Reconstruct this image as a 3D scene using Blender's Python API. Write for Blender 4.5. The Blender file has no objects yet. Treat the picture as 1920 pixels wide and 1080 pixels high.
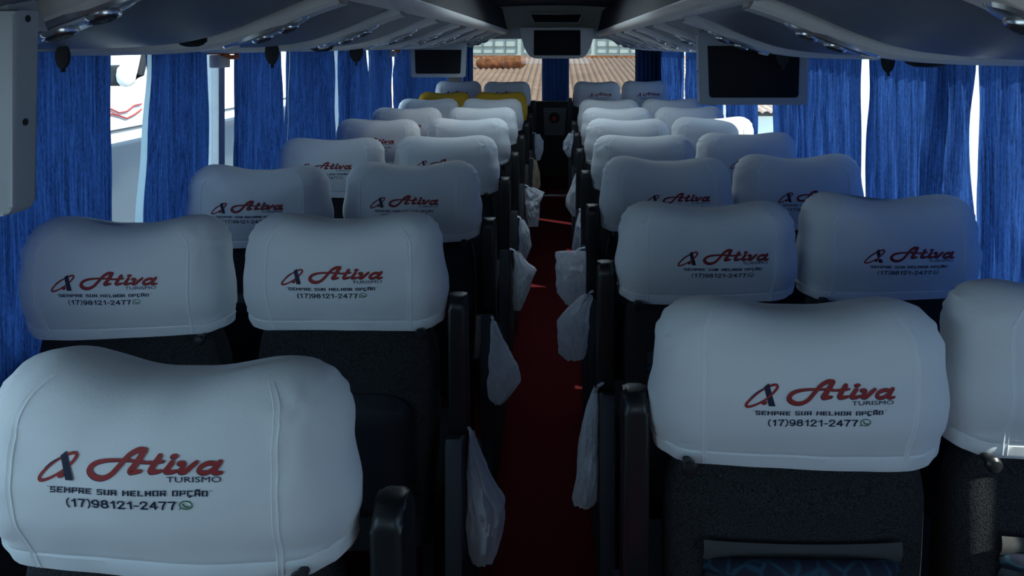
import bpy, bmesh, math, random
from mathutils import Vector, Matrix, noise
from mathutils.bvhtree import BVHTree

S = bpy.context.scene
COL = S.collection
PI = math.pi

# ------------------------------------------------------------------ camera
F_PX, VX, VY, CZ = 1380.0, 1045.0, 87.0, 1.54
cam = bpy.data.cameras.new('camera')
cam.sensor_width = 36.0
cam.lens = F_PX / 1920 * 36.0
cam.shift_x = -(VX - 960) / 1920
cam.shift_y = -(540 - VY) / 1920
cam.clip_start = 0.02
cam.clip_end = 200
cam_o = bpy.data.objects.new('camera', cam)
cam_o.location = (0, 0, CZ)
cam_o.rotation_euler = (PI / 2, 0, 0)
COL.objects.link(cam_o)
S.camera = cam_o

# ------------------------------------------------------------------ light
S.view_settings.view_transform = 'Standard'
S.view_settings.look = 'None'
S.view_settings.gamma = 1.0
S.view_settings.use_curve_mapping = False
S.view_settings.exposure = 0.0

world = bpy.data.worlds.new('world')
S.world = world
world.use_nodes = True
wb = world.node_tree.nodes['Background']
wb.inputs['Color'].default_value = (0.56, 0.79, 1.0, 1)
wb.inputs['Strength'].default_value = 3.0

sun = bpy.data.lights.new('sun', 'SUN')
sun.energy = 12.0
sun.angle = math.radians(0.6)
sun.color = (1.0, 0.93, 0.8)
sun_o = bpy.data.objects.new('sun', sun)
# light travels from the right and a little from behind, 48 degrees high
sd = Vector((-0.85, 0.52, -0.94)).normalized()
sun_o.rotation_euler = sd.to_track_quat('-Z', 'Y').to_euler()
sun_o.location = (6, -2, 8)
COL.objects.link(sun_o)

# daylight entering by the wide rear window behind the camera
rear = bpy.data.lights.new('rear_window_daylight', 'AREA')
rear.shape = 'RECTANGLE'
rear.size, rear.size_y = 2.0, 0.75
rear.energy = 5.0
rear.color = (0.50, 0.78, 1.0)
rear_o = bpy.data.objects.new('rear_window_daylight', rear)
rear_o.location = (-0.05, -4.65, 1.42)
rear_o.rotation_euler = (PI / 2, 0, 0)
COL.objects.link(rear_o)

# ------------------------------------------------------------------ helpers
def new_obj(name, mesh, parent=None):
    o = bpy.data.objects.new(name, mesh)
    COL.objects.link(o)
    if parent is not None:
        o.parent = parent
    return o

def mesh_from(bm, name, mats, smooth=True, recalc=True):
    if recalc:
        bmesh.ops.recalc_face_normals(bm, faces=bm.faces)
    me = bpy.data.meshes.new(name)
    bm.to_mesh(me)
    bm.free()
    for m in (mats if isinstance(mats, (list, tuple)) else [mats]):
        me.materials.append(m)
    if smooth:
        me.polygons.foreach_set('use_smooth', [True] * len(me.polygons))
        me.set_sharp_from_angle(angle=math.radians(38))
    return me

def obj(name, bm, mat, parent=None, smooth=True):
    return new_obj(name, mesh_from(bm, name, mat, smooth), parent)

CACHE = {}
def shared(name, key, builder, mat, parent):
    if key not in CACHE:
        bm = bmesh.new()
        builder(bm)
        CACHE[key] = mesh_from(bm, name, mat)
    return new_obj(name, CACHE[key], parent)

def thing(name, label, cat, loc=(0, 0, 0), rz=0.0, group=None):
    o = new_obj(name, None)
    o.location = loc
    o.rotation_euler = (0, 0, rz)
    return tag(o, label, cat, group)

def tag(o, label, cat, group=None, kind=None):
    o['label'] = label
    o['category'] = cat
    if group:
        o['group'] = group
    if kind:
        o['kind'] = kind
    return o

def struct(name, bm, mat, smooth=True, label=None):
    o = obj(name, bm, mat, None, smooth)
    o['kind'] = 'structure'
    if label:
        o['label'] = label
    return o

def box(bm, x0, x1, y0, y1, z0, z1, bev=0.0, seg=2, mi=0, mtx=None):
    vs = [bm.verts.new((x, y, z)) for x in (x0, x1) for y in (y0, y1) for z in (z0, z1)]
    q = [(0, 1, 3, 2), (4, 6, 7, 5), (0, 4, 5, 1), (2, 3, 7, 6), (0, 2, 6, 4), (1, 5, 7, 3)]
    fs = [bm.faces.new([vs[i] for i in f]) for f in q]
    for f in fs:
        f.material_index = mi
    if mtx:
        bmesh.ops.transform(bm, matrix=mtx, verts=vs)
    if bev > 0:
        es = list({e for f in fs for e in f.edges})
        bmesh.ops.bevel(bm, geom=es, offset=bev, segments=seg, profile=0.6, affect='EDGES')

def grid(bm, nu, nv, fn, close_u=False, mi=0):
    V = [[bm.verts.new(fn(i, j)) for i in range(nu)] for j in range(nv)]
    for j in range(nv - 1):
        for i in range(nu if close_u else nu - 1):
            k = (i + 1) % nu
            f = bm.faces.new((V[j][i], V[j][k], V[j + 1][k], V[j + 1][i]))
            f.material_index = mi
    return V

def tube(bm, pts, r, n=8, caps=True, flat=1.0):
    pts = [Vector(p) for p in pts]
    rings = []
    for i, p in enumerate(pts):
        t = (pts[min(i + 1, len(pts) - 1)] - pts[max(i - 1, 0)]).normalized()
        up = Vector((0, 0, 1)) if abs(t.z) < 0.9 else Vector((1, 0, 0))
        a = t.cross(up).normalized()
        b = t.cross(a).normalized()
        rr = r[i] if isinstance(r, (list, tuple)) else r
        rings.append([bm.verts.new(p + a * rr * math.cos(2 * PI * k / n) + b * rr * flat * math.sin(2 * PI * k / n)) for k in range(n)])
    for i in range(len(rings) - 1):
        for k in range(n):
            m = (k + 1) % n
            bm.faces.new((rings[i][k], rings[i][m], rings[i + 1][m], rings[i + 1][k]))
    if caps:
        bm.faces.new(rings[0][::-1])
        bm.faces.new(rings[-1])

def lathe(bm, prof, mtx, n=20):
    rings = []
    for r, h in prof:
        rings.append([bm.verts.new(mtx @ Vector((r * math.cos(2 * PI * k / n), r * math.sin(2 * PI * k / n), h))) for k in range(n)])
    for i in range(len(rings) - 1):
        for k in range(n):
            m = (k + 1) % n
            bm.faces.new((rings[i][k], rings[i][m], rings[i + 1][m], rings[i + 1][k]))
    bm.faces.new(rings[0][::-1])
    bm.faces.new(rings[-1])

def prism(bm, poly, y0, y1, bev=0.0, axis='y'):
    """polygon of (x, z) extruded from y0 to y1"""
    a = [bm.verts.new((x, y0, z)) for x, z in poly]
    b = [bm.verts.new((x, y1, z)) for x, z in poly]
    fs = [bm.faces.new(a), bm.faces.new(b[::-1])]
    n = len(poly)
    for i in range(n):
        k = (i + 1) % n
        fs.append(bm.faces.new((a[i], b[i], b[k], a[k])))
    if bev:
        es = list({e for f in fs[:2] for e in f.edges})
        bmesh.ops.bevel(bm, geom=es, offset=bev, segments=2, profile=0.6, affect='EDGES')

def rounded(x0, x1, z0, z1, r, n=6):
    out = []
    for cx, cz, a0 in ((x1 - r, z1 - r, 0), (x0 + r, z1 - r, 90), (x0 + r, z0 + r, 180), (x1 - r, z0 + r, 270)):
        for k in range(n + 1):
            a = math.radians(a0 + 90 * k / n)
            out.append((cx + r * math.cos(a), cz + r * math.sin(a)))
    return out

def sstep(a, b, x):
    t = max(0.0, min(1.0, (x - a) / (b - a)))
    return t * t * (3 - 2 * t)

def lerp(a, b, t):
    return a + (b - a) * t

# ------------------------------------------------------------------ materials
def mat(name, col, rough=0.6, metal=0.0, noise_scale=0, noise_amt=0.0, bump=0.0, bump_scale=200, spec=0.5, stretch=(1, 1, 1), sheen=0.0):
    m = bpy.data.materials.new(name)
    m.use_nodes = True
    nt = m.node_tree
    b = nt.nodes['Principled BSDF']
    b.inputs['Base Color'].default_value = (*col, 1)
    b.inputs['Roughness'].default_value = rough
    b.inputs['Metallic'].default_value = metal
    b.inputs['Specular IOR Level'].default_value = spec
    if sheen:
        b.inputs['Sheen Weight'].default_value = sheen
    if noise_scale or bump:
        tc = nt.nodes.new('ShaderNodeTexCoord')
        mp = nt.nodes.new('ShaderNodeMapping')
        mp.inputs['Scale'].default_value = stretch
        nt.links.new(tc.outputs['Object'], mp.inputs['Vector'])
    if noise_scale:
        n = nt.nodes.new('ShaderNodeTexNoise')
        n.inputs['Scale'].default_value = noise_scale
        n.inputs['Detail'].default_value = 3
        nt.links.new(mp.outputs['Vector'], n.inputs['Vector'])
        r = nt.nodes.new('ShaderNodeValToRGB')
        r.color_ramp.elements[0].position = 0.3
        r.color_ramp.elements[1].position = 0.7
        r.color_ramp.elements[0].color = (*[c * (1 - noise_amt) for c in col], 1)
        r.color_ramp.elements[1].color = (*[min(1, c * (1 + noise_amt)) for c in col], 1)
        nt.links.new(n.outputs['Fac'], r.inputs['Fac'])
        nt.links.new(r.outputs['Color'], b.inputs['Base Color'])
    if bump:
        n2 = nt.nodes.new('ShaderNodeTexNoise')
        n2.inputs['Scale'].default_value = bump_scale
        n2.inputs['Detail'].default_value = 2
        nt.links.new(mp.outputs['Vector'], n2.inputs['Vector'])
        bp = nt.nodes.new('ShaderNodeBump')
        bp.inputs['Strength'].default_value = bump
        bp.inputs['Distance'].default_value = 0.002
        nt.links.new(n2.outputs['Fac'], bp.inputs['Height'])
        nt.links.new(bp.outputs['Normal'], b.inputs['Normal'])
    return m

def translucent_mat(name, col, tcol, fac, stripe=0.0, transp=0.0, bumpz=0.0):
    m = bpy.data.materials.new(name)
    m.use_nodes = True
    nt = m.node_tree
    nt.nodes.clear()
    out = nt.nodes.new('ShaderNodeOutputMaterial')
    d = nt.nodes.new('ShaderNodeBsdfDiffuse')
    t = nt.nodes.new('ShaderNodeBsdfTranslucent')
    mx = nt.nodes.new('ShaderNodeMixShader')
    mx.inputs['Fac'].default_value = fac
    d.inputs['Color'].default_value = (*col, 1)
    t.inputs['Color'].default_value = (*tcol, 1)
    nt.links.new(d.outputs[0], mx.inputs[1])
    nt.links.new(t.outputs[0], mx.inputs[2])
    last = mx
    if stripe:
        tc = nt.nodes.new('ShaderNodeTexCoord')
        mp = nt.nodes.new('ShaderNodeMapping')
        mp.inputs['Scale'].default_value = (3, 1, 0.013)
        nt.links.new(tc.outputs['Object'], mp.inputs['Vector'])
        n = nt.nodes.new('ShaderNodeTexNoise')
        n.inputs['Scale'].default_value = 120
        n.inputs['Detail'].default_value = 4
        nt.links.new(mp.outputs['Vector'], n.inputs['Vector'])
        mp2 = nt.nodes.new('ShaderNodeMapping')
        mp2.inputs['Scale'].default_value = (1, 1, 0.3)
        nt.links.new(tc.outputs['Object'], mp2.inputs['Vector'])
        n2 = nt.nodes.new('ShaderNodeTexNoise')
        n2.inputs['Scale'].default_value = 260
        nt.links.new(mp2.outputs['Vector'], n2.inputs['Vector'])
        ad = nt.nodes.new('ShaderNodeMath')
        ad.operation = 'MULTIPLY_ADD'
        ad.inputs[1].default_value = 0.45
        nt.links.new(n2.outputs['Fac'], ad.inputs[0])
        nt.links.new(n.outputs['Fac'], ad.inputs[2])
        for node, c in ((d, col), (t, tcol)):
            r = nt.nodes.new('ShaderNodeValToRGB')
            r.color_ramp.elements[0].position = 0.5
            r.color_ramp.elements[1].position = 0.98
            r.color_ramp.elements[0].color = (*[x * (1 - stripe) for x in c], 1)
            r.color_ramp.elements[1].color = (*[min(1, x * (1 + stripe)) for x in c], 1)
            nt.links.new(ad.outputs[0], r.inputs['Fac'])
            nt.links.new(r.outputs['Color'], node.inputs['Color'])
    if transp:
        tr = nt.nodes.new('ShaderNodeBsdfTransparent')
        mx2 = nt.nodes.new('ShaderNodeMixShader')
        mx2.inputs['Fac'].default_value = transp
        nt.links.new(last.outputs[0], mx2.inputs[1])
        nt.links.new(tr.outputs[0], mx2.inputs[2])
        last = mx2
        gl = nt.nodes.new('ShaderNodeBsdfGlossy')
        gl.inputs['Roughness'].default_value = 0.25
        mx3 = nt.nodes.new('ShaderNodeMixShader')
        mx3.inputs['Fac'].default_value = 0.06
        nt.links.new(last.outputs[0], mx3.inputs[1])
        nt.links.new(gl.outputs[0], mx3.inputs[2])
        last = mx3
    nt.links.new(last.outputs[0], out.inputs['Surface'])
    return m

def glass_mat(name, tint):
    m = bpy.data.materials.new(name)
    m.use_nodes = True
    nt = m.node_tree
    nt.nodes.clear()
    out = nt.nodes.new('ShaderNodeOutputMaterial')
    t = nt.nodes.new('ShaderNodeBsdfTransparent')
    t.inputs['Color'].default_value = (*tint, 1)
    g = nt.nodes.new('ShaderNodeBsdfGlossy')
    g.inputs['Roughness'].default_value = 0.02
    mx = nt.nodes.new('ShaderNodeMixShader')
    mx.inputs['Fac'].default_value = 0.04
    nt.links.new(t.outputs[0], mx.inputs[1])
    nt.links.new(g.outputs[0], mx.inputs[2])
    nt.links.new(mx.outputs[0], out.inputs['Surface'])
    return m

M = {}
M['cover'] = mat('white_cover_cloth', (0.80, 0.81, 0.82), 0.85, bump=0.10, bump_scale=350, spec=0.2)
M['yellow'] = mat('yellow_cover_cloth', (0.85, 0.50, 0.05), 0.85, bump=0.12, bump_scale=350, spec=0.2)
M['seam'] = mat('cover_seam', (0.84, 0.85, 0.86), 0.8, spec=0.2)
M['seat'] = mat('charcoal_moquette', (0.030, 0.031, 0.034), 0.95, noise_scale=420, noise_amt=0.75, bump=0.5, bump_scale=420, spec=0.15)
M['plastic'] = mat('black_plastic', (0.014, 0.015, 0.017), 0.38, bump=0.05, bump_scale=500, spec=0.5)
M['panel'] = mat('grey_side_plastic', (0.034, 0.040, 0.050), 0.55, bump=0.05, bump_scale=500)
M['pocket'] = mat('pocket_vinyl', (0.016, 0.018, 0.024), 0.5, bump=0.12, bump_scale=200)
M['pocket_trim'] = mat('pocket_trim_grey', (0.06, 0.06, 0.06), 0.8)
M['steel'] = mat('dark_steel', (0.06, 0.06, 0.065), 0.45, 0.6)
M['red'] = mat('red_ink', (0.34, 0.028, 0.027), 0.7)
M['navy'] = mat('navy_ink', (0.012, 0.016, 0.05), 0.7)
M['green'] = mat('green_ink', (0.03, 0.16, 0.06), 0.7)
M['trim'] = mat('light_grey_trim', (0.74, 0.72, 0.69), 0.4, noise_scale=30, noise_amt=0.04)
M['tv'] = mat('monitor_grey', (0.36, 0.39, 0.43), 0.5, noise_scale=20, noise_amt=0.03)
M['screen'] = mat('dark_screen', (0.010, 0.010, 0.013), 0.5, spec=0.12)
M['door'] = mat('bin_door_blue_grey', (0.15, 0.17, 0.205), 0.42, noise_scale=15, noise_amt=0.04, spec=0.4)
M['gap'] = mat('dark_gap', (0.006, 0.006, 0.007), 0.8)
M['chrome'] = mat('satin_chrome', (0.62, 0.64, 0.67), 0.22, 0.85)
M['ceiling'] = mat('ceiling_vinyl', (0.045, 0.045, 0.052), 0.8, noise_scale=40, noise_amt=0.08)
M['wall'] = mat('wall_vinyl', (0.10, 0.105, 0.12), 0.7, noise_scale=30, noise_amt=0.08)
M['pillar'] = mat('window_pillar', (0.55, 0.57, 0.60), 0.5, noise_scale=30, noise_amt=0.04)
M['black'] = mat('matte_black', (0.010, 0.010, 0.012), 0.7, noise_scale=60, noise_amt=0.2)
M['dark_vinyl'] = mat('dark_upper_vinyl', (0.022, 0.022, 0.026), 0.8, noise_scale=40, noise_amt=0.08)
M['grid'] = mat('window_bar_grey', (0.30, 0.33, 0.33), 0.6)
M['hatch_grey'] = mat('hatch_panel_grey', (0.11, 0.115, 0.12), 0.6)
M['vent'] = mat('vent_grey', (0.035, 0.036, 0.04), 0.4)
M['carpet'] = mat('dark_red_carpet', (0.055, 0.006, 0.008), 0.98, noise_scale=160, noise_amt=0.45, bump=0.6, bump_scale=300, spec=0.05)
M['console'] = mat('front_console_grey', (0.72, 0.70, 0.66), 0.6, noise_scale=20, noise_amt=0.05)
M['orange'] = mat('orange_plastic', (0.65, 0.13, 0.02), 0.5)
M['curtain'] = translucent_mat('blue_curtain', (0.026, 0.068, 0.225), (0.020, 0.055, 0.185), 0.5, stripe=0.62)
M['tape'] = translucent_mat('curtain_hem_tape', (0.45, 0.58, 0.66), (0.5, 0.64, 0.72), 0.5)
M['bag'] = translucent_mat('thin_white_plastic', (0.86, 0.88, 0.92), (0.80, 0.83, 0.88), 0.4, transp=0.10)
M['bag_beige'] = translucent_mat('thin_cream_plastic', (0.75, 0.62, 0.45), (0.75, 0.62, 0.45), 0.45, transp=0.12)
M['glass'] = glass_mat('side_glass', (0.86, 0.92, 0.94))
M['hatch'] = translucent_mat('added_hatch_acrylic', (0.8, 0.85, 0.88), (0.72, 0.77, 0.80), 0.85, transp=0.14)  # pane of the added roof hatch that brightens the far rows
M['windscreen'] = glass_mat('windscreen_glass', (0.47, 0.48, 0.47))
M['clay'] = mat('clay_roof', (0.40, 0.27, 0.205), 0.9, noise_scale=3, noise_amt=0.18, bump=0.3, bump_scale=30)
M['clay_dark'] = mat('clay_roll', (0.30, 0.12, 0.05), 0.9, noise_scale=14, noise_amt=0.5)
M['whitewall'] = mat('pale_wall', (0.76, 0.85, 0.84), 0.8, noise_scale=2, noise_amt=0.05)
M['coach'] = mat('white_coach_paint', (0.82, 0.83, 0.84), 0.3)
M['tint'] = mat('tinted_window', (0.05, 0.07, 0.10), 0.15, spec=0.3)
M['concrete'] = mat('yard_concrete', (0.42, 0.41, 0.39), 0.9, noise_scale=2, noise_amt=0.15)
M['foil'] = mat('sunlit_tile', (0.75, 0.75, 0.72), 0.7)

# patterned piping fabric for the pocket rim
def pattern_mat():
    m = mat('blue_patterned_fabric', (0.012, 0.02, 0.06), 0.8)
    nt = m.node_tree
    b = nt.nodes['Principled BSDF']
    tc = nt.nodes.new('ShaderNodeTexCoord')
    v = nt.nodes.new('ShaderNodeTexVoronoi')
    v.feature = 'DISTANCE_TO_EDGE'
    v.inputs['Scale'].default_value = 26
    r = nt.nodes.new('ShaderNodeValToRGB')
    r.color_ramp.elements[0].position = 0.03
    r.color_ramp.elements[0].color = (0.012, 0.055, 0.09, 1)
    r.color_ramp.elements[1].position = 0.10
    r.color_ramp.elements[1].color = (0.008, 0.012, 0.032, 1)
    nt.links.new(tc.outputs['Object'], v.inputs['Vector'])
    nt.links.new(v.outputs['Distance'], r.inputs['Fac'])
    nt.links.new(r.outputs['Color'], b.inputs['Base Color'])
    return m
M['pattern'] = pattern_mat()

# ------------------------------------------------------------------ bus shell
XL, XR, XC = -1.262, 1.165, -0.05
Y0, Y1 = -4.5, 8.75
WZ0, WZ1 = 0.80, 1.56          # side window band
CEIL = 1.93

bm = bmesh.new()
box(bm, XL, XR, Y0, 6.72, -0.06, 0.0)
struct('floor', bm, M['carpet'], False, 'dark red carpet floor of the aisle')
bm = bmesh.new()
box(bm, -0.22, 0.12, 6.72, 7.62, -0.06, 0.185, 0.006)
struct('floor_step', bm, M['carpet'], False, 'raised dark red step at the head of the aisle')
bm = bmesh.new()
box(bm, XL, XR, Y0, 8.7, -0.09, -0.06)
box(bm, XL, -0.22, 6.6, 7.62, -0.06, 0.055)
box(bm, 0.12, XR, 6.6, 7.62, -0.06, 0.055)
struct('floor_front', bm, M['carpet'], False, 'low platform under the front row')
bm = bmesh.new()
box(bm, -0.22, 0.12, 6.700, 6.735, 0.17, 0.190, 0.003)
struct('trim_1', bm, M['chrome'], True, 'metal nosing along the aisle step')

def wall(name, xa, xb):
    bm = bmesh.new()
    box(bm, xa, xb, Y0, Y1, -0.06, WZ0)
    box(bm, xa, xb, Y0, Y1, WZ1, CEIL + 0.05)
    box(bm, xa, xb, Y0, -0.8 if xa < 0 else -0.9, WZ0, WZ1)
    box(bm, xa, xb, 7.9, Y1, WZ0, WZ1) if xa > 0 else None
    struct(name, bm, M['wall'], False)
wall('wall_left', XL - 0.05, XL)
wall('wall_right', XR, XR + 0.05)

# ceiling, a shallow vault between the two racks
HX0, HX1, HY0, HY1 = -0.38, 0.26, 3.05, 4.90      # glazed roof hatch, added out of view so daylight reaches the far seats
bm = bmesh.new()
ux = sorted([XC + (i / 8 - 1) * 1.19 for i in range(17)] + [HX0, HX1])
uy = [Y0, -2, 0, 1.5, HY0, 4.0, HY1, 5.8, 7.0]
V = [[bm.verts.new((x, y, CEIL - 0.10 * abs((x - XC) / 1.19) ** 2.2)) for x in ux] for y in uy]
for j in range(len(uy) - 1):
    for i in range(len(ux) - 1):
        if HX0 - 1e-6 <= ux[i] < HX1 - 1e-6 and HY0 - 1e-6 <= uy[j] < HY1 - 1e-6:
            continue
        bm.faces.new((V[j][i], V[j][i + 1], V[j + 1][i + 1], V[j + 1][i]))
za, zb = CEIL + 0.03, CEIL + 0.06
box(bm, XL - 0.05, XR + 0.05, Y0, HY0, za, zb)
box(bm, XL - 0.05, XR + 0.05, HY1, Y1, za, zb)
box(bm, XL - 0.05, HX0, HY0, HY1, za, zb)
box(bm, HX1, XR + 0.05, HY0, HY1, za, zb)
struct('ceiling', bm, M['ceiling'])
bm = bmesh.new()
box(bm, HX0 - 0.03, HX0, HY0 - 0.03, HY1 + 0.03, CEIL - 0.012, CEIL + 0.075)
box(bm, HX1, HX1 + 0.03, HY0 - 0.03, HY1 + 0.03, CEIL - 0.012, CEIL + 0.075)
box(bm, HX0, HX1, HY0 - 0.03, HY0, CEIL - 0.012, CEIL + 0.075)
box(bm, HX0, HX1, HY1, HY1 + 0.03, CEIL - 0.012, CEIL + 0.075)
hatch = struct('window_30', bm, M['trim'], True, 'added glazed roof hatch letting daylight onto the middle rows')
bm = bmesh.new()
box(bm, HX0 - 0.02, HX1 + 0.02, HY0 - 0.02, HY1 + 0.02, CEIL + 0.075, CEIL + 0.083)
obj('pane', bm, M['hatch'], hatch, False)

# rear wall with a wide window behind the camera
bm = bmesh.new()
box(bm, XL - 0.05, XR + 0.05, Y0 - 0.05, Y0, -0.06, 1.02)
box(bm, XL - 0.05, XR + 0.05, Y0 - 0.05, Y0, 1.82, CEIL + 0.05)
box(bm, XL - 0.05, -1.08, Y0 - 0.05, Y0, 1.02, 1.82)
box(bm, 0.98, XR + 0.05, Y0 - 0.05, Y0, 1.02, 1.82)
struct('wall_rear', bm, M['wall'], False)

# side windows: each one glass pane with its frame
win_n = [0]
def side_window(x, y0, y1, name_group):
    win_n[0] += 1
    bm = bmesh.new()
    w = 0.026
    box(bm, x - 0.025, x + 0.025, y0, y0 + w, WZ0, WZ1, 0.004)
    box(bm, x - 0.025, x + 0.025, y1 - w, y1, WZ0, WZ1, 0.004)
    box(bm, x - 0.025, x + 0.025, y0 + w, y1 - w, WZ0, WZ0 + 0.03)
    box(bm, x - 0.025, x + 0.025, y0 + w, y1 - w, WZ1 - 0.02, WZ1)
    o = struct('window_%d' % win_n[0], bm, M['pillar'])
    bm = bmesh.new()
    box(bm, x - 0.003, x + 0.003, y0 + w, y1 - w, WZ0 + 0.03, WZ1 - 0.02)
    obj('pane', bm, M['glass'], o, False)
ys_l = [-0.8, 0.97, 2.77, 4.3, 6.1, 7.9]
ys_r = [-0.9, 0.55, 2.15, 3.62, 5.2, 6.6, 7.9]
for i in range(len(ys_l) - 1):
    side_window(XL - 0.025, ys_l[i], ys_l[i + 1], 'left')
for i in range(len(ys_r) - 1):
    side_window(XR + 0.025, ys_r[i], ys_r[i + 1], 'right')

# ------------------------------------------------------------------ overhead luggage racks
PROF = [(0.445, 0.150), (0.46, 0.118), (0.50, 0.106), (0.55, 0.088), (0.60, 0.066), (0.66, 0.042), (0.72, 0.022),
        (0.78, 0.008), (0.85, 0.0), (0.93, -0.004), (1.02, -0.006), (1.18, -0.006)]
def prof_at(s):
    for (a, za), (b, zb) in zip(PROF, PROF[1:]):
        if s <= b:
            return lerp(za, zb, max(0, (s - a) / (b - a)))
    return PROF[-1][1]
def prof_n(s):
    e = 0.012
    return Vector((e * 2, prof_at(s + e) - prof_at(s - e))).normalized()

def rack(side, ribs, dz, label):
    """side -1 left, +1 right; ribs = distances of the service ribs"""
    def P(s, off=0.0):
        n = prof_n(s)                        # tangent (s, z); the outward normal points down and inwards
        nx, nz = -(-n.y), -n.x               # rotate
        nx, nz = n.y, -n.x
        return XC + side * (s + nx * off), CZ + dz + prof_at(s) + nz * off
    root = thing('overhead_rack', label, 'luggage rack', (0, 0, 0), 0, 'overhead luggage racks')
    # backing shell
    bm = bmesh.new()
    ss = [p[0] for p in PROF]
    ya, yb = Y0 + 0.02, 7.3
    grid(bm, len(ss), 2, lambda i, j: (P(ss[i], -0.02)[0], (ya, yb)[j], P(ss[i], -0.02)[1]))
    obj('rack_shell', bm, M['gap'], root)
    # rail along the inner upper edge
    bm = bmesh.new()
    poly = [(0.432, 0.152), (0.430, 0.136), (0.440, 0.118), (0.457, 0.107), (0.474, 0.105), (0.478, 0.118), (0.470, 0.140), (0.462, 0.154)]
    poly = [(XC + side * s, CZ + dz + z) for s, z in poly]
    prism(bm, poly, ya, yb)
    obj('rail', bm, M['trim'], root)
    bm = bmesh.new()
    poly = [(0.447, 0.152), (0.470, 0.150), (0.520, 0.36), (0.495, 0.36)]
    prism(bm, [(XC + side * s, CZ + dz + z) for s, z in poly], ya, yb)
    obj('upper_panel', bm, M['dark_vinyl'], root)
    # ledge at the wall (bottom strip over the curtains)
    bm = bmesh.new()
    poly = [(1.02, -0.002), (1.10, -0.010), (1.178, -0.010), (1.178, 0.03), (1.02, 0.03)]
    prism(bm, [(XC + side * s, CZ + dz + z) for s, z in poly], ya, yb)
    obj('ledge', bm, M['trim'], root)
    # doors between ribs
    edges = [Y0 + 0.03] + list(ribs) + [7.28]
    hw = 0.042
    for a, b in zip(edges, edges[1:]):
        y0, y1 = a + hw + 0.011, b - hw - 0.011
        if y1 - y0 < 0.1:
            continue
        bm = bmesh.new()
        ds = [lerp(0.478, 1.06, k / 26) for k in range(27)]
        def fn(i, j):
            v = j / 10
            bulge = 0.010 * (1 - abs(2 * v - 1) ** 3) * math.sin(PI * min(1, (i / 26) * 1.0)) ** 0.7
            edge = -0.008 if i in (0, 26) or j in (0, 10) else 0.0
            x, z = P(ds[i], 0.004 + bulge + edge)
            return (x, lerp(y0, y1, v), z)
        grid(bm, 27, 11, fn)
        obj('bin_door', bm, M['door'], root)
    # ribs with air vents
    for y in ribs:
        bm = bmesh.new()
        ds = [lerp(0.47, 1.12, k / 30) for k in range(31)]
        cs = [(-hw, -0.012), (-hw, 0.018), (-hw + 0.010, 0.026), (hw - 0.010, 0.026), (hw, 0.018), (hw, -0.012)]
        grid(bm, len(cs), 31, lambda i, j: (P(ds[j], cs[i][1])[0], y + cs[i][0], P(ds[j], cs[i][1])[1]))
        rb = obj('rib', bm, M['trim'], root)
        # service set: oval chrome plate, two louvres, a lamp
        bm = bmesh.new()
        def plate(i, j):
            a = 2 * PI * i / 28
            r = (1.0, 0.93, 0.8, 0.0001)[j]
            h = (0.022, 0.031, 0.033, 0.033)[j]
            s = 0.655 + 0.105 * r * math.cos(a)
            x, z = P(s, h)
            return (x, y + 0.038 * r * math.sin(a), z)
        grid(bm, 28, 4, plate, True)
        sp = obj('service_panel', bm, M['chrome'], rb)
        for s0, r0 in ((0.605, 0.019), (0.665, 0.019)):
            x, z = P(s0, 0.032)
            n = prof_n(s0)
            nv = Vector((side * n.y, 0, -n.x)).normalized()
            mt = Matrix.Translation((x, y, z)) @ nv.to_track_quat('Z', 'Y').to_matrix().to_4x4()
            bm = bmesh.new()
            lathe(bm, [(r0, -0.004), (r0, 0.006), (r0 * 0.85, 0.009), (r0 * 0.8, 0.004), (r0 * 0.3, 0.003), (r0 * 0.25, 0.009), (0.001, 0.010)], mt, 18)
            for k in range(-2, 3):
                w = math.sqrt(max(0.0, (r0 * 0.8) ** 2 - (k * r0 * 0.3) ** 2))
                box(bm, -w, w, k * r0 * 0.3 - 0.0012, k * r0 * 0.3 + 0.0012, 0.003, 0.009, mtx=mt)
            obj('air_vent', bm, M['vent'], rb)
            bm = bmesh.new()
            lathe(bm, [(r0 * 1.35, -0.006), (r0 * 1.35, 0.003), (r0 * 1.2, 0.007), (r0 * 1.02, 0.006), (r0 * 1.0, -0.002)], mt, 20)
            obj('vent_bezel', bm, M['chrome'], rb)
        x, z = P(0.735, 0.030)
        n = prof_n(0.735)
        nv = Vector((side * n.y, 0, -n.x)).normalized()
        mt = Matrix.Translation((x, y, z)) @ nv.to_track_quat('Z', 'Y').to_matrix().to_4x4()
        bm = bmesh.new()
        lathe(bm, [(0.017, -0.004), (0.017, 0.005), (0.013, 0.007), (0.011, 0.004), (0.001, 0.006)], mt, 16)
        obj('reading_light', bm, M['trim'], rb)
    return root

ribs_l = [0.33, 1.04, 1.76, 2.45, 3.13, 3.82, 4.5, 5.2, 5.9, 6.6]
ribs_r = [0.1, 0.85, 1.6, 2.42, 3.12, 3.82, 4.5, 5.2, 5.9, 6.6]
rack(-1, ribs_l, 0.010, 'blue-grey overhead luggage rack above the left-hand windows')
rack(1, ribs_r, -0.010, 'blue-grey overhead luggage rack above the right-hand windows')

# ------------------------------------------------------------------ seats
HEM = 0.903
def recl(z):
    """forward shift of the seat back below the headrest"""
    return 0.03 + max(0.0, 1.02 - z) * 0.17 + (0.04 * max(0.0, z - 1.02))

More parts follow.
